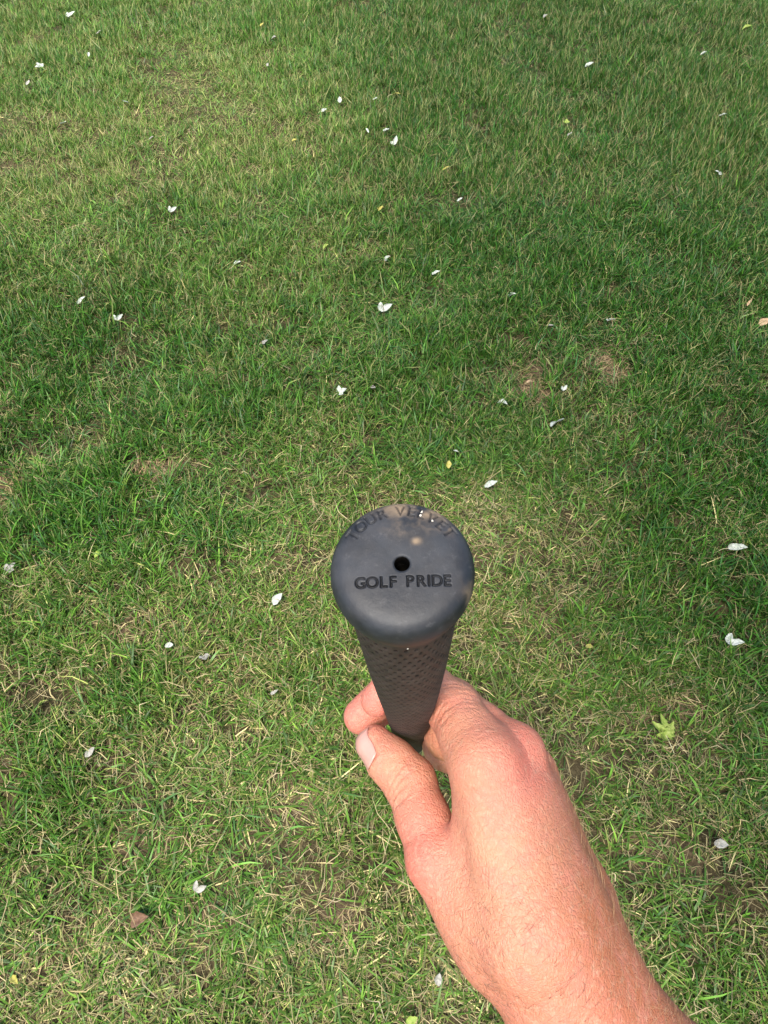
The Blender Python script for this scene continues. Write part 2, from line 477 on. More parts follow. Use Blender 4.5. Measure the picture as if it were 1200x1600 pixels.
# ------------------------------------------------------------------ lawn
def lawn():
    y0, y1 = -0.28, 6.0
    half = lambda y: 0.543 * (0.643 * y + 1.034) + 0.30
    W = half(y1)
    def sample(n_per_m2):
        n = int(n_per_m2 * 2 * W * (y1 - y0))
        x = rng.uniform(-W, W, n); y = rng.uniform(y0, y1, n)
        k = np.abs(x) < half(y)
        x, y = x[k], y[k]
        # thin towards the far end, where a blade is a pixel or less
        k = rng.random(len(x)) < np.clip(1.12 - 0.10 * np.maximum(y - 1.0, 0), 0.42, 1)
        return x[k], y[k]
    D_T = 6600
    tx, ty = sample(D_T)
    # tufts: thinner on bare spots, patchy elsewhere
    dens = 0.66 + 0.75 * (fbm(tx, ty, 0.16, 41) - 0.5) * 2
    k = rng.random(len(tx)) < np.clip(dens, 0.25, 1) * (1 - 0.97 * bare_mask(tx, ty))
    tx, ty = tx[k], ty[k]
    nb = rng.integers(5, 15, len(tx))
    T = np.repeat(np.arange(len(tx)), nb)
    n = len(T)
    taz = rng.uniform(0, 2 * np.pi, len(tx))
    tlen = np.clip(rng.normal(1.0, 0.22, len(tx)), 0.55, 1.6)
    tcol = rng.random(len(tx))
    rad = np.abs(rng.normal(0, 0.012, n)); ang = rng.uniform(0, 2 * np.pi, n)
    bx = tx[T] + rad * np.cos(ang); by = ty[T] + rad * np.sin(ang)
    az = np.where(rng.random(n) < 0.6, ang + rng.normal(0, 0.5, n), np.where(rng.random(n) < 0.55, taz[T] + rng.normal(0, 0.6, n), rng.uniform(0, 2 * np.pi, n)))
    # regional character of the lawn
    reg = fbm(bx, by, 0.55, 5, 3)
    fine = fbm(bx, by, 0.13, 23, 3)
    # drier, more trodden zone near the photographer and up the middle; lush zone to the far right
    dry = 0.50 * np.exp(-((bx + 0.05) / 0.55) ** 2) * np.clip(1.6 - by, 0, 1) + 0.42 * np.exp(-((bx + 0.75) / 0.7) ** 2 - ((by - 3.6) / 0.9) ** 2)
    dry += 0.18 * np.clip(0.9 - by, 0, 1)
    dry += 0.20 * np.exp(-((bx - 0.45) / 0.35) ** 2 - ((by - 1.0) / 0.5) ** 2)
    lush = np.clip((bx + 0.1) * 0.5 + (by - 1.6) * 0.22, 0, 0.6) * np.clip((bx + 0.5) / 0.6, 0, 1) + 0.36 * np.exp(-((bx + 1.0) / 0.5) ** 2 - ((by - 1.8) / 0.6) ** 2)
    dryness = np.clip(0.25 + dry - lush + 0.95 * (reg - 0.5) + 0.8 * (fine - 0.5), 0.02, 0.95)
    L = tlen[T] * np.clip(rng.lognormal(math.log(0.037), 0.36, n), 0.012, 0.080) * (1.12 - 0.4 * dryness)
    # where a leaf lies the blades under it are pressed down
    for (lx, ly, ls) in LW:
        near = (bx - lx) ** 2 + (by - ly + 0.006) ** 2 < (0.55 * ls + 0.004) ** 2
        L[near] *= 0.72
    w = np.clip(rng.normal(0.0024, 0.0007, n), 0.0011, 0.0046) * (0.8 + 0.35 * tlen[T])
    w *= np.clip(0.93 + 0.07 * by, 0.93, 1.25)
    lodg = fbm(bx, by, 0.22, 77, 2)
    th0 = np.abs(rng.normal(0.30, 0.28, n)) + np.clip(lodg - 0.45, 0, 1) * 1.4 + 0.25 * dryness
    bend = np.abs(rng.normal(0.55, 0.5, n))
    far = (by > 1.35) & (by <= 2.7); farther = by > 2.7
    # colours
    r1 = rng.random(n)
    blue = np.array([0.052, 0.142, 0.052]); deep = np.array([0.028, 0.096, 0.010]); mid = np.array([0.066, 0.168, 0.018])
    lime = np.array([0.158, 0.248, 0.038]); straw = np.array([0.54, 0.46, 0.20]); brown = np.array([0.20, 0.135, 0.07])
    u = np.clip(0.55 * tcol[T] + 0.45 * r1, 0, 1)[:, None]
    col = np.where(u < 0.33, blue + (deep - blue) * (u / 0.33), np.where(u < 0.72, deep + (mid - deep) * ((u - 0.33) / 0.39), mid + (lime - mid) * ((u - 0.72) / 0.28)))
    col = col * (1 - 0.45 * dryness[:, None]) + lime * 0.45 * dryness[:, None]
    olive = np.array([0.195, 0.216, 0.056])
    col = col * (1 - np.clip(lush / 0.5, 0, 1)[:, None] * np.array([0.46, 0.30, 0.45]))
    isol = rng.random(n) < 0.02 + 0.46 * dryness ** 1.25
    col = np.where(isol[:, None], olive * rng.uniform(0.7, 1.3, n)[:, None], col)
    isdry = rng.random(n) < 0.008 + 0.42 * dryness ** 1.4
    dc = straw + (brown - straw) * (rng.random(n) ** 2.2)[:, None]
    col = np.where(isdry[:, None], dc, col) * np.clip(rng.lognormal(-0.05, 0.38, n), 0.38, 2.3)[:, None]
    th0 = np.where(isdry, th0 + 0.55, th0); w = np.where(isdry | isol, w * 0.62, w)
    tip_dry = (rng.random(n) < 0.25)
    gz = ground_height(bx, by) - 0.002

    def build(sel, segs):
        m = sel.sum()
        X, Y, Z = bx[sel], by[sel], gz[sel]
        A, l, ww = az[sel], L[sel], w[sel]
        t0, bd = th0[sel], bend[sel]
        tw = A + np.pi / 2 + rng.normal(0, 0.5, m)
        wd = np.stack([np.cos(tw), np.sin(tw), rng.normal(0, 0.25, m)], 1)
        side = rng.normal(0, 0.35, m)
        P = [np.stack([X, Y, Z], 1)]
        for s in range(segs):
            th = np.clip(t0 + bd * (s + 0.5) / segs * 1.6, 0, 1.75)
            a = A + side * s / segs
            stp = np.stack([np.sin(th) * np.cos(a), np.sin(th) * np.sin(a), np.cos(th)], 1) * (l / segs)[:, None]
            q = P[-1] + stp
            q[:, 2] = np.maximum(q[:, 2], Z + 0.003)
            P.append(q)
        prof = {3: [0.75, 1.0, 0.72], 2: [0.85, 0.95], 1: [1.15]}[segs]
        V = []; Cc = []
        c = col[sel]; td = tip_dry[sel][:, None]; dr = isdry[sel][:, None]
        for s in range(segs):
            V.append(P[s] - wd * (ww * prof[s] / 2)[:, None]); V.append(P[s] + wd * (ww * prof[s] / 2)[:, None])
            # sheath at the foot of a blade is pale and yellowish
            cs = np.where(dr, c, c * 0.6 + np.array([0.12, 0.11, 0.045]) * 0.4) if s == 0 and segs > 1 else c
            Cc += [cs, cs]
        V.append(P[segs]); Cc.append(np.where(td, straw * 0.8, c * 1.2))
        nv = 2 * segs + 1
        V = np.stack(V, 1).reshape(-1, 3); Cc = np.stack(Cc, 1).reshape(-1, 3)
        base = np.arange(m)[:, None] * nv
        F = []
        for s in range(segs - 1):
            F += [[2 * s, 2 * s + 1, 2 * s + 3], [2 * s, 2 * s + 3, 2 * s + 2]]
        F.append([2 * segs - 2, 2 * segs - 1, 2 * segs])
        F = (base[:, None, :] + np.array(F)[None]).reshape(-1, 3)
        return V, F, Cc
    V1, F1, C1 = build(~far & ~farther, 3)
    V2, F2, C2 = build(far, 2)
    V3, F3, C3 = build(farther, 1)
    V = np.concatenate([V1, V2, V3]); F = np.concatenate([F1, F2 + len(V1), F3 + len(V1) + len(V2)]); Cc = np.concatenate([C1, C2, C3])
    me = quads('grass', V, F)
    set_col(me, 'blade_colour', Cc)
    g = tag(obj('grass', me, M_grass), 'short green mown lawn grass covering the ground', 'grass', kind='stuff')

    # dead straw lying in the turf
    sx, sy = sample(8000)
    k = rng.random(len(sx)) < np.clip(1.25 - 0.28 * np.maximum(sy, 0), 0.12, 1)
    sx, sy = sx[k], sy[k]
    d = 0.35 + 0.9 * (fbm(sx, sy, 0.13, 23, 3) - 0.5) + 0.5 * (fbm(sx, sy, 0.55, 5, 3) - 0.5) + 0.35 * np.clip(1.2 - sy, 0, 1) + 0.25 * bare_mask(sx, sy)
    k = rng.random(len(sx)) < np.clip(d, 0.06, 1)
    sx, sy = sx[k], sy[k]; m = len(sx)
    for (cx, cy, rx, ry, st) in SP_W[:6]:        # matted dead grass on the bare spots
        k = int(16000 * rx * ry * math.pi) + 60
        sx = np.concatenate([sx, rng.normal(cx, rx * 0.75, k)]); sy = np.concatenate([sy, rng.normal(cy, ry * 0.75, k)])
    m = len(sx)
    l = np.clip(rng.lognormal(math.log(0.030), 0.42, m), 0.01, 0.075); ww = np.clip(rng.normal(0.00100, 0.00030, m), 0.0005, 0.0020)
    a = rng.uniform(0, 2 * np.pi, m); pit = rng.normal(0.15, 0.38, m)
    hz = ground_height(sx, sy) + np.abs(rng.normal(0.009, 0.010, m)) * (1 - 0.7 * bare_mask(sx, sy)) + 0.001
    dr = np.stack([np.cos(a) * np.cos(pit), np.sin(a) * np.cos(pit), np.abs(np.sin(pit))], 1)
    wd = np.stack([-np.sin(a), np.cos(a), rng.normal(0, 0.4, m)], 1)
    p0 = np.stack([sx, sy, hz], 1); mid_ = p0 + dr * (l / 2)[:, None] + wd * (rng.normal(0, 0.16, m) * l)[:, None] + np.stack([0 * l, 0 * l, np.abs(rng.normal(0.0, 0.12, m)) * l], 1); p1 = p0 + dr * l[:, None]
    V = np.stack([p0 - wd * ww[:, None] / 2, p0 + wd * ww[:, None] / 2, mid_ + wd * ww[:, None] / 2, mid_ - wd * ww[:, None] / 2, p1], 1).reshape(-1, 3)
    base = np.arange(m)[:, None, None] * 5
    F = (base + np.array([[0, 1, 2], [0, 2, 3], [3, 2, 4]])[None]).reshape(-1, 3)
    u = rng.random(m)[:, None]
    c = np.where(u < 0.7, np.array([0.42, 0.35, 0.17]) + (np.array([0.27, 0.21, 0.10]) - np.array([0.42, 0.35, 0.17])) * (u / 0.7), np.array([0.20, 0.17, 0.075]))
    bm_ = bare_mask(sx, sy)[:, None]
    c = c * (1 - 0.5 * bm_) + np.array([0.44, 0.27, 0.14]) * 0.5 * bm_
    me = quads('straw', V, F)
    set_col(me, 'blade_colour', np.repeat(c * np.clip(rng.normal(1, 0.2, m), 0.5, 1.4)[:, None], 5, axis=0))
    tag(obj('dry_straw', me, M_straw), 'dead tan straw lying between the grass blades', 'straw', kind='stuff')
lawn()

# ------------------------------------------------------------------ fallen leaves: shapes
def leaf_outline(shape, r):
    """list of lobes; each lobe is (base angle, length, width, fold)"""
    if shape == 'petal':
        return [(90, 1.0, r.uniform(0.2, 0.42), r.uniform(0.2, 1.1))] + ([(90 + r.uniform(-60, 60), r.uniform(0.35, 0.6), 0.18, 0.6)] if r.random() < 0.5 else [])
    if shape == 'vee':
        s = r.uniform(26, 38)
        return [(90 + s, r.uniform(0.6, 0.8), 0.25, 0.5), (90 - s - 6, 1.0, 0.27, 0.5)]
    if shape == 'star':
        return [(90, 0.75, 0.34, 0.3), (90 + r.uniform(55, 70), 0.62, 0.3, 0.4), (90 - r.uniform(55, 75), 0.55, 0.3, 0.4)]
    return [(90, 0.9, 0.36, 0.5), (134, 0.8, 0.34, 0.75), (52, 0.72, 0.34, 0.4), (178, 0.5, 0.28, 0.8)]

LEAF_WORDS = {
 'petal': {'white': 'small pale white curled leaf scrap lying flat on the grass', 'grey': 'small dry grey leaf scrap sunk in the grass',
           'yellow': 'small yellow oval leaf scrap on the grass', 'lime': 'small yellow-green leaf scrap on the grass',
           'tan': 'small tan dead leaf scrap on the grass', 'brown': 'reddish brown curled dead leaf on the dry grass'},
 'vee': {'white': 'white leaf scrap folded into a V of two pointed lobes', 'grey': 'grey leaf scrap folded into a V in the dry grass'},
 'star': {'white': 'white three-lobed leaf scrap on the grass', 'grey': 'dry grey three-lobed leaf scrap in the grass',
          'yellow': 'yellow-brown lobed leaf far out on the lush grass', 'lime': 'tiny yellow-green lobed leaf in the lush grass'},
 'maple': {'lime': 'yellow-green toothed maple leaf lying in a thin brown spot of lawn'},
}
UNIQUE = {
 24: 'white three-lobed leaf with a long curved stalk', 25: 'grey folded leaf beside the white leaf with a long stalk',
 27: 'white V-shaped leaf with one upright lobe, beyond the long-stalked leaf', 34: 'large white V-shaped leaf just in front of the straw-coloured bare patch',
 35: 'broad white crumpled leaf just beyond the top of the club grip', 52: 'large cream V-shaped leaf near the yellow-green maple leaf',
 51: 'broad cream-white leaf with a pale stalk end, farther out than the cream V-shaped leaf',
 63: 'reddish brown curled dead leaf on the dry grass', 64: 'pale grey-pink curled leaf standing beside the forearm',
 71: 'white leaf scrap on the grass behind the thumb tip', 67: 'yellow-green oval leaf in the grass beside the forearm',
 53: 'slim pointed white leaf standing in the dry grass beside the grip cap', 55: 'ragged grey-white three-lobed leaf in the dry grass',
 54: 'small white leaf beside the ragged grey-white leaf', 70: 'tiny tan flake on the straw-coloured bare patch',
 33: 'small bluish white leaf beside the straw-coloured bare patch', 65: 'narrow yellow leaf sliver on the dry grass',
 3: 'white three-lobed leaf touching a small yellow leaf on the pale far turf', 4: 'small yellow leaf right next to a white three-lobed leaf',
 5: 'grey leaf scrap close to the white and yellow pair of leaves', 17: 'white V-shaped leaf lying beside two small white scraps',
 16: 'small white leaf just beyond the V-shaped leaf of its cluster', 12: 'white leaf scrap on edge beside a flat three-lobed one',
 13: 'flat white three-lobed leaf beside a scrap standing on edge', 21: 'tilted single white leaf beside an upright V-shaped leaf',
 22: 'upright white V-shaped leaf beside a tilted single leaf', 26: 'white three-lobed leaf beyond the V-shaped leaf with one upright lobe',
 28: 'faint white scrap between a white three-lobed leaf and the V-shaped leaf', 30: 'grey scrap just beyond the straw-coloured bare patch',
 31: 'white three-lobed leaf just beyond the brown bare soil patch', 32: 'small white V-shaped scrap between the two bare patches',
 29: 'white scrap in the lush grass beyond the grey scrap and bare patches', 36: 'small pale scrap beside a yellow scrap beyond the grip cap',
 37: 'small yellow scrap beyond the broad white crumpled leaf', 49: 'grey scrap next to the tiny yellow-green lobed leaf',
 66: 'grey leaf scrap in the grass on the little-finger side of the forearm', 56: 'small grey scrap in the grass near the fingertips',
 57: 'pale grey pointed leaf lying alone in the dry grass', 61: 'tiny yellow scrap between the hand and the cream V-shaped leaf',
 68: 'larger tan dead leaf beside a small tan scrap', 69: 'small tan scrap beside a larger tan dead leaf',
 47: 'white three-lobed leaf alone in the deep green far grass', 39: 'yellow scrap beside a thin brown strip of turf',
 23: 'dry grey three-lobed leaf in thick green grass', 58: 'dry grey three-lobed leaf in yellowish grass, facing a yellow-green scrap',
 59: 'small yellow-green scrap facing a dry grey three-lobed leaf', 50: 'yellow-green oval scrap in the deep green far grass',
 20: 'slim white leaf lying flat between two V-shaped leaves', 19: 'white V-shaped leaf in bluish green grass beyond the tilted leaf',
}
def add_leaf(i, spec):
    px, py, sz, shape, colr, turn, tilt = spec
    r = np.random.default_rng(500 + i)
    S = LW[i][2] * (0.78 if shape != 'maple' else 0.9) * r.uniform(0.85, 1.1)
    lobes = leaf_outline(shape, r)
    V = []; F = []
    N = 9
    for (ang, ln, wd, fold) in lobes:
        a = math.radians(ang)
        dx, dy = math.cos(a), math.sin(a)
        b0 = len(V)
        curl = r.uniform(-0.5, 0.9)
        for k in range(N + 1):
            t = k / N
            ww = wd * (math.sin(math.pi * min(1, t * 0.93 + 0.07)) ** 0.8) * (1 - 0.25 * t)
            if shape in ('maple', 'star') and k % 2: ww *= 0.78
            if shape == 'maple': ww = wd * (0.9 if t < 0.15 else 1) * (1 - t) ** 0.75 * (1.0 if k % 2 == 0 else 0.68)
            jl, jr = r.uniform(0.85, 1.12, 2)
            for sgn, q in ((-1, 1.0 * jl), (-0.5, 0.5), (0, 0), (0.5, 0.5), (1, 1.0 * jr)):
                off = sgn / max(1e-6, abs(sgn)) * ww * q if sgn else 0.0
                h = abs(off) * fold + curl * 0.28 * t * t + 0.02 * math.sin(9 * t + i)
                V.append((dx * t * ln - dy * off, dy * t * ln + dx * off - 0.45, h))
        for k in range(N):
            for j in range(4):
                q = b0 + k * 5 + j
                F.append((q, q + 1, q + 6, q + 5))
    V = np.array(V) * S
    th = max(0.0004, 0.012 * S)
    nv = len(V)
    V2 = V - np.array([0, 0, th])
    allV = np.concatenate([V, V2])
    q = np.array(F); F2 = q[:, ::-1] + nv
    rim = []
    for li in range(len(lobes)):
        b0 = li * (N + 1) * 5
        for k in range(N):
            for e in (0, 4):
                p = b0 + k * 5 + e
                rim.append((p, p + 5, p + 5 + nv, p + nv))
    me = quads('leaf', allV, np.concatenate([q, F2, np.array(rim)]))
    lab = UNIQUE.get(i, LEAF_WORDS[shape][colr])
    o = obj('fallen_leaf', me, M_leaf[colr], None, (LW[i][0], LW[i][1], LEAF_H + 0.004))
    o.rotation_euler = (math.radians(tilt) * 0.8 + 0.2, math.radians(r.uniform(-15, 15)), math.radians(turn - 90))
    tag(o, lab, 'leaf', None if i in UNIQUE else '%s %s leaf scraps on the lawn' % (colr, shape.replace('vee', 'folded').replace('petal', 'small').replace('star', 'lobed')))
    if shape in ('star', 'maple') or i in (51, 53):
        n = 8; ring = []
        for k in range(n + 1):
            t = k / n
            ring.append((S * (0.25 * t * t), S * (-0.42 - 0.75 * t), S * 0.12 * math.sin(3 * t)))
        ring = np.array(ring); rr = max(0.0005, 0.02 * S)
        vs = []; fs = []
        for k, c in enumerate(ring):
            for j in range(5):
                a = 2 * math.pi * j / 5
                vs.append(c + rr * np.array([math.cos(a), 0, math.sin(a)]))
        for k in range(n):
            for j in range(5):
                fs.append((k * 5 + j, k * 5 + (j + 1) % 5, k * 5 + 5 + (j + 1) % 5, k * 5 + 5 + j))
        obj('stem', quads('stem', np.array(vs), fs), M_stem, o)
for i, s in enumerate(LEAVES):
    add_leaf(i, s)

# ------------------------------------------------------------------ golf club (camera-frame millimetres, along its own axis)
A = C(628, 880, 142.0)
B = C(640, 1120, 315.0)
d = nrm(B - A)
e1 = nrm(np.array([1.0, 0, 0]) - d[0] * d)
e2 = np.cross(e1, d); e2 = e2 if e2[1] < 0 else -e2
def G(s, phi, R):
    a = math.radians(phi)
    return A + d * s + R * (math.cos(a) * e1 + math.sin(a) * e2)
def grip_r(s):
    return np.interp(s, [0, 16, 40, 80, 120, 160, 200, 268], [12.9, 12.7, 12.6, 12.2, 11.4, 10.4, 9.6, 8.2])

head_pos = cam_to_world(A + d * 900)
club_base = Vector(head_pos)
club = obj('golf_club', None, None, None, club_base)
tag(club, 'golf club with worn black rubber grip, held with its butt cap towards the viewer', 'golf club')
def to_club(p):
    return cam_to_world(p) - np.array(club_base)

# lettering of the cap as a height map
def text_tris(s, size, offset):
    cu = bpy.data.curves.new('t', 'FONT')
    cu.body = s; cu.size = size; cu.offset = offset; cu.align_x = 'CENTER'; cu.resolution_u = 4
    o = bpy.data.objects.new('t', cu)
    scene.collection.objects.link(o)
    dg = bpy.context.evaluated_depsgraph_get()
    m = o.evaluated_get(dg).to_mesh()
    m.calc_loop_triangles()
    v = np.array([w.co[:2] for w in m.vertices]).reshape(-1, 2)
    t = np.array([list(x.vertices) for x in m.loop_triangles], int).reshape(-1, 3)
    o.evaluated_get(dg).to_mesh_clear()
    bpy.data.objects.remove(o); bpy.data.curves.remove(cu)
    return v, t
HM_N, HM_S = 700, 17.0        # raster of +-17 mm
HM = np.zeros((HM_N, HM_N), np.float32)
def stamp(v, t):
    q = (v + HM_S) / (2 * HM_S) * (HM_N - 1)
    for tri in t:
        a_, b_, c_ = q[tri]
        lo = np.floor(np.min([a_, b_, c_], 0)).astype(int); hi = np.ceil(np.max([a_, b_, c_], 0)).astype(int)
        lo = np.maximum(lo, 0); hi = np.minimum(hi, HM_N - 1)
        X, Y = np.meshgrid(np.arange(lo[0], hi[0] + 1), np.arange(lo[1], hi[1] + 1), indexing='ij')
        den = (b_[1] - c_[1]) * (a_[0] - c_[0]) + (c_[0] - b_[0]) * (a_[1] - c_[1])
        if abs(den) < 1e-9: continue
        w0 = ((b_[1] - c_[1]) * (X - c_[0]) + (c_[0] - b_[0]) * (Y - c_[1])) / den
        w1 = ((c_[1] - a_[1]) * (X - c_[0]) + (a_[0] - c_[0]) * (Y - c_[1])) / den
        ins = (w0 >= -0.01) & (w1 >= -0.01) & (w0 + w1 <= 1.01)
        HM[X[ins], Y[ins]] = 1
def letter(ch, x, y, rot, size, sx=1.0):
    v, t = text_tris(ch, size, 0.007 * size)
    v = v * np.array([sx, 1.0])
    v = v - np.array([0, 0.345 * size])
    c_, s_ = math.cos(rot), math.sin(rot)
    v = np.stack([v[:, 0] * c_ - v[:, 1] * s_ + x, v[:, 0] * s_ + v[:, 1] * c_ + y], 1)
    stamp(v, t)
lx = [-8.35, -5.95, -3.75, -1.85]
for ch, x in zip('GOLF', lx): letter(ch, x, -3.85 + 0.02 * (x + 5), 0.02, 3.3, 1.0)
for ch, x in zip('PRIDE', [1.55, 3.75, 5.35, 6.95, 8.95]): letter(ch, x, -3.7 + 0.01 * x, 0.02, 3.3, 1.0)
arc = list(zip('TOUR', [147, 134.5, 122, 109.5])) + list(zip('VELVET', [91, 80, 69.5, 58, 46.5, 35]))
for ch, an in arc:
    a = math.radians(an)
    letter(ch, 12.1 * math.cos(a), 12.1 * math.sin(a), a - math.pi / 2, 3.8, 0.95)
for _ in range(2):
    K = np.ones(3) / 3
    HM = np.apply_along_axis(lambda r: np.convolve(r, K, 'same'), 0, HM)
    HM = np.apply_along_axis(lambda r: np.convolve(r, K, 'same'), 1, HM)
def hm_at(u, v):
    X = np.clip((u + HM_S) / (2 * HM_S) * (HM_N - 1), 0, HM_N - 2); Y = np.clip((v + HM_S) / (2 * HM_S) * (HM_N - 1), 0, HM_N - 2)
    i = X.astype(int); j = Y.astype(int); fx = X - i; fy = Y - j
    return (HM[i, j] * (1 - fx) + HM[i + 1, j] * fx) * (1 - fy) + (HM[i, j + 1] * (1 - fx) + HM[i + 1, j + 1] * fx) * fy

# cap profile: (radius, s), from the bottom of the vent hole, over the domed face, to the collar
def catmull(pts, step):
    pts = np.array(pts, float); out = []
    P = np.vstack([2 * pts[0] - pts[1], pts, 2 * pts[-1] - pts[-2]])
    for i in range(1, len(P) - 2):
        n = max(2, int(np.linalg.norm(P[i + 1] - P[i]) / step))
        for k in range(n):
            t = k / n
            out.append(0.5 * (2 * P[i] + (P[i + 1] - P[i - 1]) * t + (2 * P[i - 1] - 5 * P[i] + 4 * P[i + 1] - P[i + 2]) * t * t + (-P[i - 1] + 3 * P[i] - 3 * P[i + 1] + P[i + 2]) * t ** 3))
    out.append(pts[-1])
    return np.array(out)
hole = np.array([(0.02, 40.0), (1.42, 39.8), (1.48, 5.0), (1.5, 2.0), (1.53, 0.6), (1.66, 0.22), (2.0, 0.12)])
face = catmull([(2.0, 0.12), (5, 0.1), (8.5, 0.18), (11.2, 0.42), (13.0, 1.0), (14.25, 2.2), (14.85, 4.2), (14.95, 6.5), (14.5, 9.5), (13.85, 12.6), (13.35, 15.0), (13.3, 16.3), (13.0, 16.9), (12.4, 17.1)], 0.11)
prof = np.vstack([hole, face[1:]])
NA = 420
tang = np.gradient(prof, axis=0); nor = np.stack([-tang[:, 1], tang[:, 0]], 1)
nor = nor / np.linalg.norm(nor, axis=1)[:, None]          # (dr, ds): outward is -s on the face
nor = np.where((nor[:, 1:2] > 0) & (prof[:, 0:1] > 2), -nor, nor)
nor = np.stack([tang[:, 1], -tang[:, 0]], 1) / np.linalg.norm(tang, axis=1)[:, None]
ph = np.arange(NA) / NA * 2 * np.pi
R_ = prof[:, 0][:, None] * np.ones(NA); S_ = prof[:, 1][:, None] * np.ones(NA)
U_ = R_ * np.cos(ph); V_ = R_ * np.sin(ph)
hmv = hm_at(U_, V_) * ((prof[:, 1] < 6) & (prof[:, 0] > 2.0))[:, None]
wear = (fbm(U_, V_, 5.0, 61, 3) - 0.5) * 0.03
depth = np.where(V_ > 2, 0.36, 0.6) * hmv - np.where(R_ > 2.2, wear, 0)
R2 = R_ - depth * nor[:, 0][:, None]; S2 = S_ - depth * nor[:, 1][:, None]
pts = A + S2[..., None] * d + (R2 * np.cos(ph))[..., None] * e1 + (R2 * np.sin(ph))[..., None] * e2
def lathe_faces(n, m):
    i, j = np.meshgrid(np.arange(n - 1), np.arange(m), indexing='ij')
    a = (i * m + j).ravel(); b2 = (i * m + (j + 1) % m).ravel()
    return np.stack([a, a + m, b2 + m, b2], 1)
me = quads('grip_cap', to_club(pts.reshape(-1, 3)), lathe_faces(len(prof), NA)[:, ::-1])
# dried mud: upper right rim, a few spots, along the collar
du = np.exp(-((U_ - 3.5) / 6.8) ** 2 - ((V_ - 12.9) / 2.9) ** 2) * 1.3
du = np.maximum(du, 0.8 * np.clip((fbm(U_, V_, 3.0, 47, 3) - 0.52) * 6, 0, 1) * np.clip((V_ - 5) / 5, 0, 1) * np.clip((U_ + 6) / 6, 0, 1))
du = np.maximum(du, 0.75 * np.exp(-((U_ - 13.8) / 1.6) ** 2 - ((V_ + 6.5) / 3.0) ** 2))
du = np.maximum(du, 1.0 * np.exp(-((U_ - 3.0) / 0.9) ** 2 - ((V_ - 4.8) / 0.7) ** 2))
du = np.maximum(du, 0.6 * np.exp(-((U_ + 0.5) / 1.8) ** 2 - ((V_ - 7.0) / 1.2) ** 2))
du = np.maximum(du, 0.06 * np.clip((S_ - 11) / 5, 0, 1))
du = np.clip(du * (0.5 + 1.1 * fbm(U_, V_, 2.2, 33, 3)) + 0.03, 0, 1) * (1 - 0.75 * hmv)
set_float(me, 'dust', du.ravel())
set_float(me, 'recess_shade', np.where((R_ < 1.9) & (S_ > 0.4), 1.0, hmv * np.where(V_ > 2, 0.3, 0.42)).ravel())
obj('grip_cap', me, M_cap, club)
# pale grit stuck on the rim and in the lettering
def chip(name, u, v, s, r):
    n = 5; vs = []; rr = np.random.default_rng(int(abs(u * 100)))
    c = A + d * s + u * e1 + v * e2
    for k in range(24):
        q = nrm(rr.normal(size=3)) * r * rr.uniform(0.6, 1.1)
        vs.append(c + q)
    import bmesh
    bm = bmesh.new()
    for q in to_club(np.array(vs)): bm.verts.new(q)
    bmesh.ops.convex_hull(bm, input=bm.verts)
    for v_ in [x for x in bm.verts if not x.link_faces]: bm.verts.remove(v_)
    m = bpy.data.meshes.new(name); bm.to_mesh(m); bm.free()
    return m
M_grit = mat_plain('pale_grit', (0.62, 0.56, 0.46), 0.8)
for (u, v, s, r) in [(4.2, 11.6, 0.8, 0.38), (4.0, 10.7, 0.5, 0.32), (6.4, 9.4, 0.5, 0.35), (0.8, -13.2, 16.2, 0.3)]:
    obj('grit', chip('grit', u, v, s, r), M_grit, club)

# grip sleeve with its rows of dimples as real relief
NC = 34
NG = NC * 9
ds = 0.36
sv = np.concatenate([np.arange(15.5, 205, ds), np.linspace(206, 268, 24)])
ph = np.arange(NG) / NG * 2 * np.pi
SS, PH = np.meshgrid(sv, ph, indexing='ij')
RS = 3.9
row = SS / RS
ri = np.floor(row); fr = row - ri - 0.5
fa = (PH / (2 * np.pi) * NC + 0.5 * (ri % 2) + 0.06 * ri) % 1.0 - 0.5
rg = grip_r(SS)
qd = np.sqrt((fa * 2 * np.pi * rg / NC / 0.40) ** 2 + (fr * RS / 1.0) ** 2)
dimp = np.clip((1.2 - qd) / 0.35, 0, 1) * (SS > 19.0) * (SS < 205)
RR = rg - 0.5 * dimp + 0.05 * (fbm(SS, PH * 11, 6, 71, 2) - 0.5)
pts = A + SS[..., None] * d + (RR * np.cos(PH))[..., None] * e1 + (RR * np.sin(PH))[..., None] * e2
me = quads('grip', to_club(pts.reshape(-1, 3)), lathe_faces(len(sv), NG)[:, ::-1])
dust = (0.35 + 0.65 * fbm(SS, PH * 11, 14, 19, 3)) * (0.55 + 0.45 * np.cos(PH - 0.2)) + 0.3 * fbm(SS, PH * 11, 5, 20, 3)
set_float(me, 'dust', np.clip(dust * (1 - dimp), 0, 1).ravel())
set_float(me, 'recess_shade', np.clip(dimp * 1.3, 0, 1).ravel())
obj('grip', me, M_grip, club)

def tube(name, s0, s1, r0, r1, mat, n=24, cap=True):
    prof = [(0.01, s0), (r0, s0), (r0, s0 + 0.3), (r1, s1 - 0.3), (r1, s1), (0.01, s1)]
    p = np.array([[A + d * s + r * (math.cos(a) * e1 + math.sin(a) * e2) for a in np.arange(n) / n * 2 * math.pi] for r, s in prof])
    me = quads(name, to_club(p.reshape(-1, 3)), lathe_faces(len(prof), n)[:, ::-1], True)
    return obj(name, me, mat, club)
tube('shaft', 262, 868, 7.0, 4.7, M_steel)
tube('ferrule', 846, 868.5, 6.2, 6.8, M_ferrule)
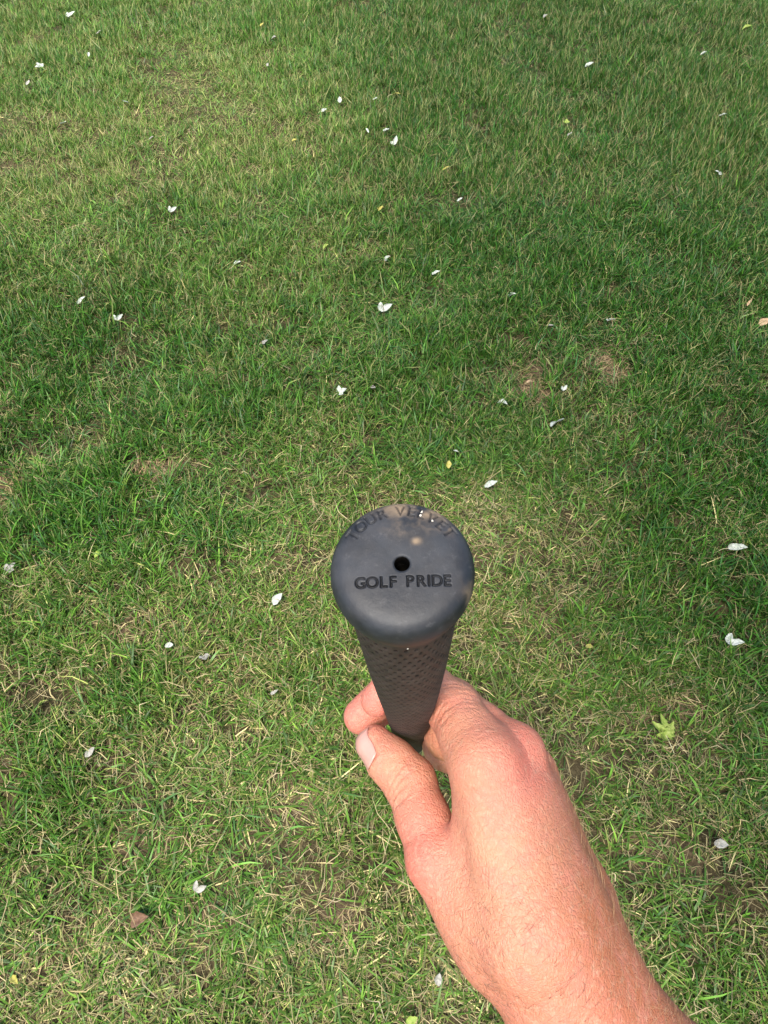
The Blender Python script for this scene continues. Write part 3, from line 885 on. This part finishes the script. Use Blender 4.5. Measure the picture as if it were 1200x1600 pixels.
# iron head: hosel, tapering blade with toe and sole
hd = []
hz_ = [(0, 9, 20), (12, 9, 24), (30, 8, 34), (52, 7, 44), (68, 6, 48), (78, 5, 40), (82, 3, 24)]
for (x, tk, hgt) in hz_:
    c = A + d * (902) + (e1 * 0.6 - e2 * 0.8) * x
    for (aa, bb) in ((-hgt + 4, -tk * 0.35), (-hgt + 4, tk * 0.35), (-hgt / 2, tk * 0.5), (2, tk), (5, tk * 0.4), (5, -tk * 0.4), (2, -tk * 0.7), (-hgt / 2, -tk * 0.5)):
        hd.append(c + d * aa + (e2 * 0.6 + e1 * 0.8) * (bb - aa * 0.45))
hd = np.array(hd)
m8 = 8
f = lathe_faces(len(hz_), m8).tolist()
me = bpy.data.meshes.new('club_head')
me.from_pydata([tuple(q) for q in to_club(hd)], [], [tuple(x) for x in f] + [tuple(range(8))[::-1], tuple(range(48, 56))])
ch = obj('club_head', me, M_head, club)
bv = ch.modifiers.new('bevel', 'BEVEL'); bv.width = 0.0012; bv.segments = 2
tube('hosel', 866, 905, 6.8, 8.0, M_head)

# ------------------------------------------------------------------ hand and forearm: one continuous surface
def seg(p, a, b, r1, r2, flat=None):
    ba = b - a; pa = p - a
    h = np.clip(pa @ ba / (ba @ ba), 0, 1)
    q = pa - h[:, None] * ba
    if flat is not None:
        ax, f = flat
        q = q + (q @ ax)[:, None] * ax * (1 / f - 1)
    return np.sqrt((q * q).sum(1)) - (r1 + (r2 - r1) * h)
def smin(a, b, k):
    h = np.maximum(k - np.abs(a - b), 0) / k
    return np.minimum(a, b) - h * h * k * 0.25
def smax(a, b, k):
    return -smin(-a, -b, k)

kn = nrm([0.52, 0.10, 0.85])       # across the knuckles, index to little finger
J = dict(
    iM=C(758, 1194, 259), iP=G(157, -9, 18.2), iD=G(165, 88, 17.8), iT=G(172, 164, 14.2),
    mM=C(800, 1181, 273), mP=G(177, 8, 19.6), mD=G(187, 88, 19.0), mT=G(196, 177, 22.0),
    rM=C(822, 1212, 288), rP=G(200, -24, 19.0), rD=G(206, 88, 18.0), rT=G(211, 162, 16.8),
    pM=C(842, 1256, 302), pP=G(222, -34, 19.0), pD=G(224, 80, 16.8), pT=G(228, 148, 15.6),
    tC=C(784, 1466, 257), tM=C(684, 1342, 268), tI=C(640, 1222, 288), tT=C(586, 1163, 298),
)
W0 = C(888, 1535, 254)              # wrist
fdir = nrm(C(1062, 1745, 262) - W0)
E0 = W0 + fdir * 70; E1 = W0 + fdir * 150
FINGERS = [('iM', 'iP', 'iD', 'iT', 11.4, 10.8, 10.3, 8.2, 6.9),
           ('mM', 'mP', 'mD', 'mT', 12.0, 10.0, 10.3, 8.8, 7.9),
           ('rM', 'rP', 'rD', 'rT', 11.5, 9.4, 9.8, 8.2, 7.3),
           ('pM', 'pP', 'pD', 'pT', 10.5, 8.2, 8.6, 7.2, 6.4)]
def finger(p, f):
    a, b, c, e = (J[k] for k in f[:4]); r0, r1, r2, r3, r4 = f[4:]
    m = a + (b - a) * 0.5
    x = smin(seg(p, a, m, r0, r1), seg(p, m, b, r1, r2), 4)
    m2 = b + (c - b) * 0.5
    y = smin(seg(p, b, m2, r2, r3 + 0.3), seg(p, m2, c, r3 + 0.3, r3), 3)
    z = seg(p, c, e, r3, r4)
    return smin(smin(x, y, 3), z, 3)
def palm(p):
    x = None
    bases = [W0 + kn * (-16) + nrm(J['iM'] - W0) * 24, W0 + kn * (-5) + nrm(J['mM'] - W0) * 26, W0 + kn * 6 + nrm(J['rM'] - W0) * 24, W0 + kn * 15 + nrm(J['pM'] - W0) * 22]
    for bse, k, r0, r1 in zip(bases, ('iM', 'mM', 'rM', 'pM'), (15, 15.5, 15, 14), (11.9, 12.4, 11.8, 10.8)):
        q = seg(p, bse, J[k], r0, r1)
        x = q if x is None else smin(x, q, 9)
    for (b1, k1, b2, k2) in ((0, 'iM', 1, 'mM'), (1, 'mM', 2, 'rM'), (2, 'rM', 3, 'pM')):
        m0 = (bases[b1] + bases[b2]) / 2; m1 = (J[k1] + J[k2]) / 2
        x = smin(x, seg(p, m0, m0 + (m1 - m0) * 0.70, 15.0, 12.2), 10)
    x = smin(x, seg(p, bases[1], W0 + fdir * 20, 18, 20), 14)
    # wrist and forearm: two bones wide
    for sgn in (-1, 1):
        o = kn * 9.0 * sgn
        x = smin(x, seg(p, W0 + o, bases[0 if sgn < 0 else 3] , 19.5, 16), 10)
        x = smin(x, seg(p, W0 + o, E0 + o * 1.1, 19.2, 22), 10)
        x = smin(x, seg(p, E0 + o * 1.1, E1 + o * 1.2, 22, 29), 10)
    # fleshy web between thumb and index, heel of the thumb
    x = smin(x, seg(p, J['tC'], J['tM'], 15.8, 12.2), 9)
    x = smin(x, seg(p, C(756, 1420, 257), C(748, 1350, 263), 14.0, 10.5), 10)
    x = smin(x, seg(p, J['tC'], C(735, 1330, 285), 15, 12), 10)
    x = smin(x, seg(p, C(745, 1228, 264), C(752, 1305, 262), 9.0, 10.5), 6)
    return x
def thumb(p):
    q = seg(p, J['tM'], (J['tM'] + J['tI']) / 2, 11.6, 10.4)
    q = smin(q, seg(p, (J['tM'] + J['tI']) / 2, J['tI'], 10.4, 10.2), 4)
    md = J['tI'] + (J['tT'] - J['tI']) * 0.5
    q = smin(q, seg(p, J['tI'], md, 10.2, 9.6), 3)
    return smin(q, seg(p, md, J['tT'], 9.6, 7.9), 3)
def body(p):
    pm = palm(p)
    x = smin(pm, thumb(p), 2.6)
    for n_, f in enumerate(FINGERS):
        x = smin(x, smin(pm, finger(p, f), 7 if n_ == 0 else 4.5), 0.35)
    # flesh pressed flat where it meets the grip
    q = p - A; sg = q @ d
    dg = np.sqrt(np.maximum((q * q).sum(1) - sg * sg, 0)) - grip_r(sg)
    return np.where((sg > 20) & (sg < 268), smax(x, -(dg + 0.25), 1.6), x)

def eval_chunks(fn, p, n=400000):
    return np.concatenate([fn(p[i:i + n]) for i in range(0, len(p), n)]) if len(p) else np.zeros(0)

def polygonise(fn, lo, hi, h, blk=6):
    nb = np.ceil((hi - lo) / (h * blk)).astype(int)
    n = nb * blk + 1
    bc = np.stack(np.meshgrid(*[np.arange(k) for k in nb], indexing='ij'), -1).reshape(-1, 3)
    cen = lo + (bc + 0.5) * blk * h
    dv = eval_chunks(fn, cen)
    coarse = dv.reshape(nb)
    Dn = np.ones(n, np.float32)
    big = np.repeat(np.repeat(np.repeat(coarse, blk, 0), blk, 1), blk, 2)
    Dn[:-1, :-1, :-1] = np.where(big < 0, -5, 5)
    act = bc[np.abs(dv) < blk * h * 0.87 * 1.4 + 1.0]
    off = np.stack(np.meshgrid(*[np.arange(blk + 1)] * 3, indexing='ij'), -1).reshape(-1, 3)
    for c0 in range(0, len(act), 1500):
        g = (act[c0:c0 + 1500, None, :] * blk + off[None]).reshape(-1, 3)
        Dn[g[:, 0], g[:, 1], g[:, 2]] = fn(lo + g * h)
    ins = Dn < 0
    cnt = np.zeros(np.array(n) - 1, np.uint8)
    for i in (0, 1):
        for j in (0, 1):
            for k in (0, 1):
                cnt += ins[i:n[0] - 1 + i, j:n[1] - 1 + j, k:n[2] - 1 + k]
    cells = np.argwhere((cnt > 0) & (cnt < 8))
    vid = np.full(np.array(n) - 1, -1, np.int32)
    vid[cells[:, 0], cells[:, 1], cells[:, 2]] = np.arange(len(cells))
    acc = np.zeros((len(cells), 3)); num = np.zeros(len(cells))
    cor = [(i, j, k) for i in (0, 1) for j in (0, 1) for k in (0, 1)]
    for a in cor:
        for ax in range(3):
            if a[ax] == 1: continue
            bq = list(a); bq[ax] = 1
            va = Dn[tuple((cells + a).T)]; vb = Dn[tuple((cells + bq).T)]
            x = (va < 0) != (vb < 0)
            t = np.where(x, va / np.where(va == vb, 1, va - vb), 0)
            pt = cells + np.array(a, float); pt[:, ax] += t
            acc += pt * x[:, None]; num += x
    V = lo + acc / num[:, None] * h
    F = []
    for ax in range(3):
        o1, o2 = (ax + 1) % 3, (ax + 2) % 3
        sl0 = [slice(None)] * 3; sl1 = [slice(None)] * 3
        sl0[ax] = slice(0, -1); sl1[ax] = slice(1, None)
        ch_ = ins[tuple(sl0)] != ins[tuple(sl1)]
        e = np.argwhere(ch_)
        e = e[(e[:, o1] > 0) & (e[:, o2] > 0) & (e[:, o1] < n[o1] - 1) & (e[:, o2] < n[o2] - 1)]
        q = []
        for (u, v) in ((-1, -1), (0, -1), (0, 0), (-1, 0)):
            c = e.copy(); c[:, o1] += u; c[:, o2] += v
            q.append(vid[c[:, 0], c[:, 1], c[:, 2]])
        q = np.stack(q, 1)
        fl = ins[e[:, 0], e[:, 1], e[:, 2]]
        q[~fl] = q[~fl][:, ::-1]
        F.append(q)
    return V, np.concatenate(F)

def grad(fn, p, h=0.25):
    g = np.zeros_like(p)
    for ax in range(3):
        o = np.zeros(3); o[ax] = h
        g[:, ax] = fn(p + o) - fn(p - o)
    return g / np.maximum(np.linalg.norm(g, axis=1), 1e-9)[:, None]

allp = np.array([*J.values(), W0, E0, E1])
lo = allp.min(0) - 36; hi = allp.max(0) + 36
HV = 0.75
V, F = polygonise(body, lo, hi, HV)
for _ in range(2):
    dv = body(V); V = V - grad(body, V) * (dv * 0.8)[:, None]
N_ = grad(body, V, 0.4)

# creases, wrinkles, tendons as relief
def px_of(P):
    return np.stack([P[:, 0] / P[:, 2] * FPX + 600, P[:, 1] / P[:, 2] * FPX + 800], 1)
disp = np.zeros(len(V))
def wrinkles(c, axis, across, half_len, half_wid, lines, depth, sharp, facing, bow=0.0):
    """parallel skin folds round a joint: c centre, axis along the finger, across over it"""
    axis = nrm(axis); across = nrm(across - axis * (across @ axis)); facing = nrm(facing)
    q = V - c
    u = q @ axis; v = q @ across
    w = np.clip(N_ @ facing, 0, 1)
    out = np.zeros(len(V))
    jit = (noise3(V, 3.2, 7) - 0.5) * 4.2; brk = np.clip(0.25 + 2.2 * (noise3(V, 3.6, 57) - 0.32), 0.1, 1.3)
    for t in lines:
        o = (u - t - bow * (v / half_wid) ** 2 + jit) / sharp
        out -= np.exp(-o * o)
    return out * brk * depth * np.exp(-(v / half_wid) ** 4) * np.exp(-(u / half_len) ** 4) * np.minimum(1, w * 1.6)
view = lambda P: nrm(-P)
# thumb knuckle
ax = J['tT'] - J['tI']; fc = nrm(view(J['tI']) + 0.45 * np.array([-1, 0.3, 0]))
disp += wrinkles(J['tI'], ax, np.cross(ax, fc), 11, 9, (-4.8, -2.2, 0.4, 3.6), 1.1, 0.6, fc, 0.8)
# index knuckles
ax = J['iP'] - J['iM']; fc = view(J['iP'])
disp += wrinkles(J['iP'] - nrm(ax) * 2, ax, np.cross(ax, fc), 13, 9, (-7.5, -4.6, -2.2, 0.6, 3.5, 6.2), 0.75, 0.6, fc, -1.2)
disp += wrinkles(J['iM'], ax, np.cross(ax, fc), 15, 12, (-9, -6, -2.5, 1.5, 5, 8.5), 0.10, 0.7, fc, 1.5)
ax = J['mP'] - J['mM']
disp += wrinkles(J['mM'], ax, np.cross(ax, fc), 12, 10, (-5, -1.5, 2, 5), 0.15, 0.9, fc, 1.0)
# folds running from the web between thumb and index
web = C(709, 1296, 256)
for k, an in enumerate((20, 48, 78, 105)):
    dr = np.array([math.cos(math.radians(an)), math.sin(math.radians(an)), 0.0])
    q = V - web; u = q @ dr; r = q - u[:, None] * dr
    dist = np.linalg.norm(r - (r @ view(web))[:, None] * view(web), axis=1)
    m = (u > 3.0) * np.clip((u - 3.0) / 1.5, 0, 1) * np.exp(-(u / (10 - 1.2 * k)) ** 2) * np.exp(-(dist / 0.75) ** 2) * (np.abs(q @ view(web)) < 30) * (N_ @ view(web) > 0.2)
    disp -= 0.3 * m
# tendons on the back of the hand and soft unevenness
for k in ('iM', 'mM'):
    a = W0 + nrm(J[k] - W0) * 30; bq = J[k]
    ba = bq - a; h = np.clip((V - a) @ ba / (ba @ ba), 0, 1)
    r = (V - a) - h[:, None] * ba
    lat = r - (r @ view(bq))[:, None] * view(bq)
    disp += 0.4 * np.exp(-(np.linalg.norm(lat, axis=1) / 3.2) ** 2) * np.clip(N_ @ view(bq), 0, 1) * np.sin(np.pi * h) ** 0.7
disp += (noise3(V, 14.0, 3) - 0.5) * 1.1 + (noise3(V, 5.0, 31) - 0.5) * 0.35
# bony heads of the knuckles
for k, a_, r_ in (('iM', 0.0, 9), ('mM', 1.2, 8), ('rM', 1.4, 8), ('tM', 0.2, 9), ('iP', 0.6, 7), ('tI', 0.4, 7)):
    cc = J[k] + view(J[k]) * 9
    disp += a_ * np.exp(-(np.linalg.norm(V - cc, axis=1) / r_) ** 2)
# nail seat on the thumb
ta = nrm(J['tT'] - J['tI'])
nn = nrm(np.array([-0.66, 0.14, -0.74])); nn = nrm(nn - ta * (nn @ ta))
nb_ = np.cross(ta, nn)
NAILC = J['tT'] - ta * 1.0
q = V - NAILC
nu = q @ ta; nv_ = q @ nb_; nw = q @ nn
padn = np.maximum(np.abs(nu - 0.9) / 6.9, np.abs(nv_) / 6.1)
disp += np.where(nw > 0, -0.55 * np.clip((1.0 - padn) / 0.12, 0, 1) + 0.35 * np.exp(-((padn - 1.1) / 0.12) ** 2) * (nu < 5), 0)
V = V + N_ * disp[:, None]

# skin colour: paler inner web, pinker fingertips and knuckles, tanned wrist and outer forearm
base = np.array([0.57, 0.235, 0.138]); pink = np.array([0.61, 0.165, 0.118]); pale = np.array([0.61, 0.305, 0.182]); tan = np.array([0.45, 0.150, 0.068]); red = np.array([0.55, 0.143, 0.085])
col = np.tile(base, (len(V), 1))
def blend(c, f):
    global col
    f = np.clip(f, 0, 1)[:, None]
    col = col * (1 - f) + c * f
gs = lambda P, r: np.exp(-(np.linalg.norm(V - P, axis=1) / r) ** 2)
along = (V - W0) @ fdir
acr = (V - W0) @ nrm(np.cross(view(W0), fdir))
blend(red, np.clip((along + 45) / 60, 0, 1) * 0.65)
side = V @ np.array([1.0, 0, 0]) - (W0[0] + 0.62 * ((V - W0) @ np.array([0, 1.0, 0])))
blend(tan, np.clip((side - 6) / 14, 0, 1) * np.clip((along + 70) / 40, 0, 1) * 0.8)
blend(pale, 0.85 * gs(C(735, 1310, 255), 24)); blend(pale, 0.6 * gs(C(690, 1120, 268), 18))
blend(np.array([0.62, 0.16, 0.10]), 0.55 * gs(J['iP'] + view(J['iP']) * 8, 7))
blend(pink, 0.7 * gs(J['iM'] + np.array([8, 2, -4]), 14) + 0.8 * gs(J['mM'], 20) + 0.6 * gs(C(700, 1140, 275), 9))
blend(pink, 0.55 * gs(C(655, 1300, 265), 20) + 0.5 * gs(C(650, 1370, 262), 16))
for k in ('iT', 'mT', 'rT', 'pT'): blend(np.array([0.66, 0.19, 0.145]), 1.0 * gs(J[k], 14))
blend(pale, 0.5 * gs((J['tI'] + J['tT']) / 2, 10))
blend(np.array([0.62, 0.20, 0.16]), 0.9 * gs(C(771, 1281, 246), 1.6))
for (px, py, r) in ((818, 1336, 1.6), (643, 1318, 1.2), (646, 1338, 1.2), (850, 1290, 1.0), (905, 1395, 1.1), (870, 1430, 0.9)):
    dd = V[:, 2] * 0; pp = px_of(V)
    blend(np.array([0.45, 0.20, 0.12]), 0.5 * np.exp(-(((pp[:, 0] - px) ** 2 + (pp[:, 1] - py) ** 2) / (r * 3.2) ** 2)) * (N_ @ view(W0) > 0.1))

arm_base = Vector(cam_to_world(E1))
def to_arm(p):
    return cam_to_world(p) - np.array(arm_base)
me = quads('person', to_arm(V), F[:, ::-1] if False else F)
set_col(me, 'skin_colour', col)
person = obj('person', me, M_skin, None, arm_base)
tag(person, 'bare right forearm and hand reaching in to grip the golf club', 'person')

# thumbnail: a thin curved plate
n1, n2 = 15, 13
nv2 = []
uu = np.linspace(-1, 1, n1); vv = np.linspace(-1, 1, n2)
top = []
for u in uu:
    for v in vv:
        wv = 5.6 * (1 - 0.10 * max(0, -u) ** 2)
        ul = 5.6 * u + (1.2 * (1 - v * v) * (1 if u > 0 else -0.9) * abs(u) ** 2) + 0.9
        top.append(NAILC + ta * ul + nb_ * wv * v)
top = np.array(top)
# drop the plate on to the nail seat
for _ in range(6):
    dv = body(top); g = grad(body, top)
    top = top - nn * ((dv - 0.25) / np.maximum(g @ nn, 0.35))[:, None]
curve = np.array([[0.55 * (1 - v * v) + 0.15 * (1 - u * u) for v in vv] for u in uu]).ravel()
top = top + nn * (curve - 0.25)[:, None]
bot = top - nn * 0.7
i, j = np.meshgrid(np.arange(n1 - 1), np.arange(n2 - 1), indexing='ij')
a = (i * n2 + j).ravel()
ft = np.stack([a, a + n2, a + n2 + 1, a + 1], 1)
rim = []
ring = [k for k in range(n2)] + [k * n2 + n2 - 1 for k in range(1, n1)] + [(n1 - 1) * n2 + k for k in range(n2 - 2, -1, -1)] + [k * n2 for k in range(n1 - 2, 0, -1)]
for k in range(len(ring)):
    p0, p1 = ring[k], ring[(k + 1) % len(ring)]
    rim.append((p0, p1, p1 + n1 * n2, p0 + n1 * n2))
me = quads('fingernail', to_arm(np.concatenate([top, bot])), np.concatenate([ft, ft[:, ::-1] + n1 * n2, np.array(rim)]))
obj('fingernail', me, M_nail, person)

# hairs of wrist and forearm
def hairs(n):
    r = np.random.default_rng(77)
    pp = px_of(V)
    fac = (N_ * nrm(-W0)).sum(1)
    wgt = np.clip((along + 62) / 30, 0, 1) * (along < 95) * (fac > -0.55)
    wgt *= np.where(side > 8, 0.55, 1.0)
    ids = r.choice(len(V), n, p=wgt / wgt.sum())
    root = V[ids]; nn_ = N_[ids]
    # hairs sweep from thumb side towards the little finger side and down the hand
    sweep = nrm(np.array([0.55, -0.75, 0.35]))
    dirn = sweep + r.normal(0, 0.5, (n, 3)) + nn_ * 0.25
    dirn -= nn_ * ((dirn * nn_).sum(1) - 0.22)[:, None]
    dirn /= np.linalg.norm(dirn, axis=1)[:, None]
    ln = np.clip(r.normal(6.0, 2.6, n), 2, 14)
    wd = np.cross(dirn, nn_); wd /= np.linalg.norm(wd, axis=1)[:, None]
    K = 5; P = []
    for k in range(K + 1):
        t = k / K
        P.append(root + dirn * (ln * t)[:, None] + nn_ * (0.15 + 1.0 * t - 0.9 * t * t) + wd * (r.normal(0, 0.02, n) + 0.8 * t * t * np.sin(ids))[:, None])
    vs = []
    for k in range(K + 1):
        rad = 0.05 * (1 - 0.8 * k / K)
        for q in range(3):
            an = 2 * math.pi * q / 3
            vs.append(P[k] + (wd * math.cos(an) + nn_ * math.sin(an)) * rad)
    vs = np.stack(vs, 1)
    base = np.arange(n)[:, None, None] * (3 * (K + 1))
    f = []
    for k in range(K):
        for q in range(3):
            f.append([k * 3 + q, k * 3 + (q + 1) % 3, k * 3 + 3 + (q + 1) % 3, k * 3 + 3 + q])
    f = (base + np.array(f)[None]).reshape(-1, 4)
    me = quads('arm_hair', to_arm(vs.reshape(-1, 3)), f)
    fair = (side[ids] > 8)[:, None]
    c = np.where(fair, np.array([0.50, 0.33, 0.17]), np.array([0.13, 0.065, 0.035])) * r.uniform(0.7, 1.3, (n, 1))
    set_col(me, 'hair_colour', np.repeat(c, 3 * (K + 1), axis=0))
    o = obj('arm_hair', me, M_hair, person)
    o['kind'] = 'stuff'
hairs(1700)
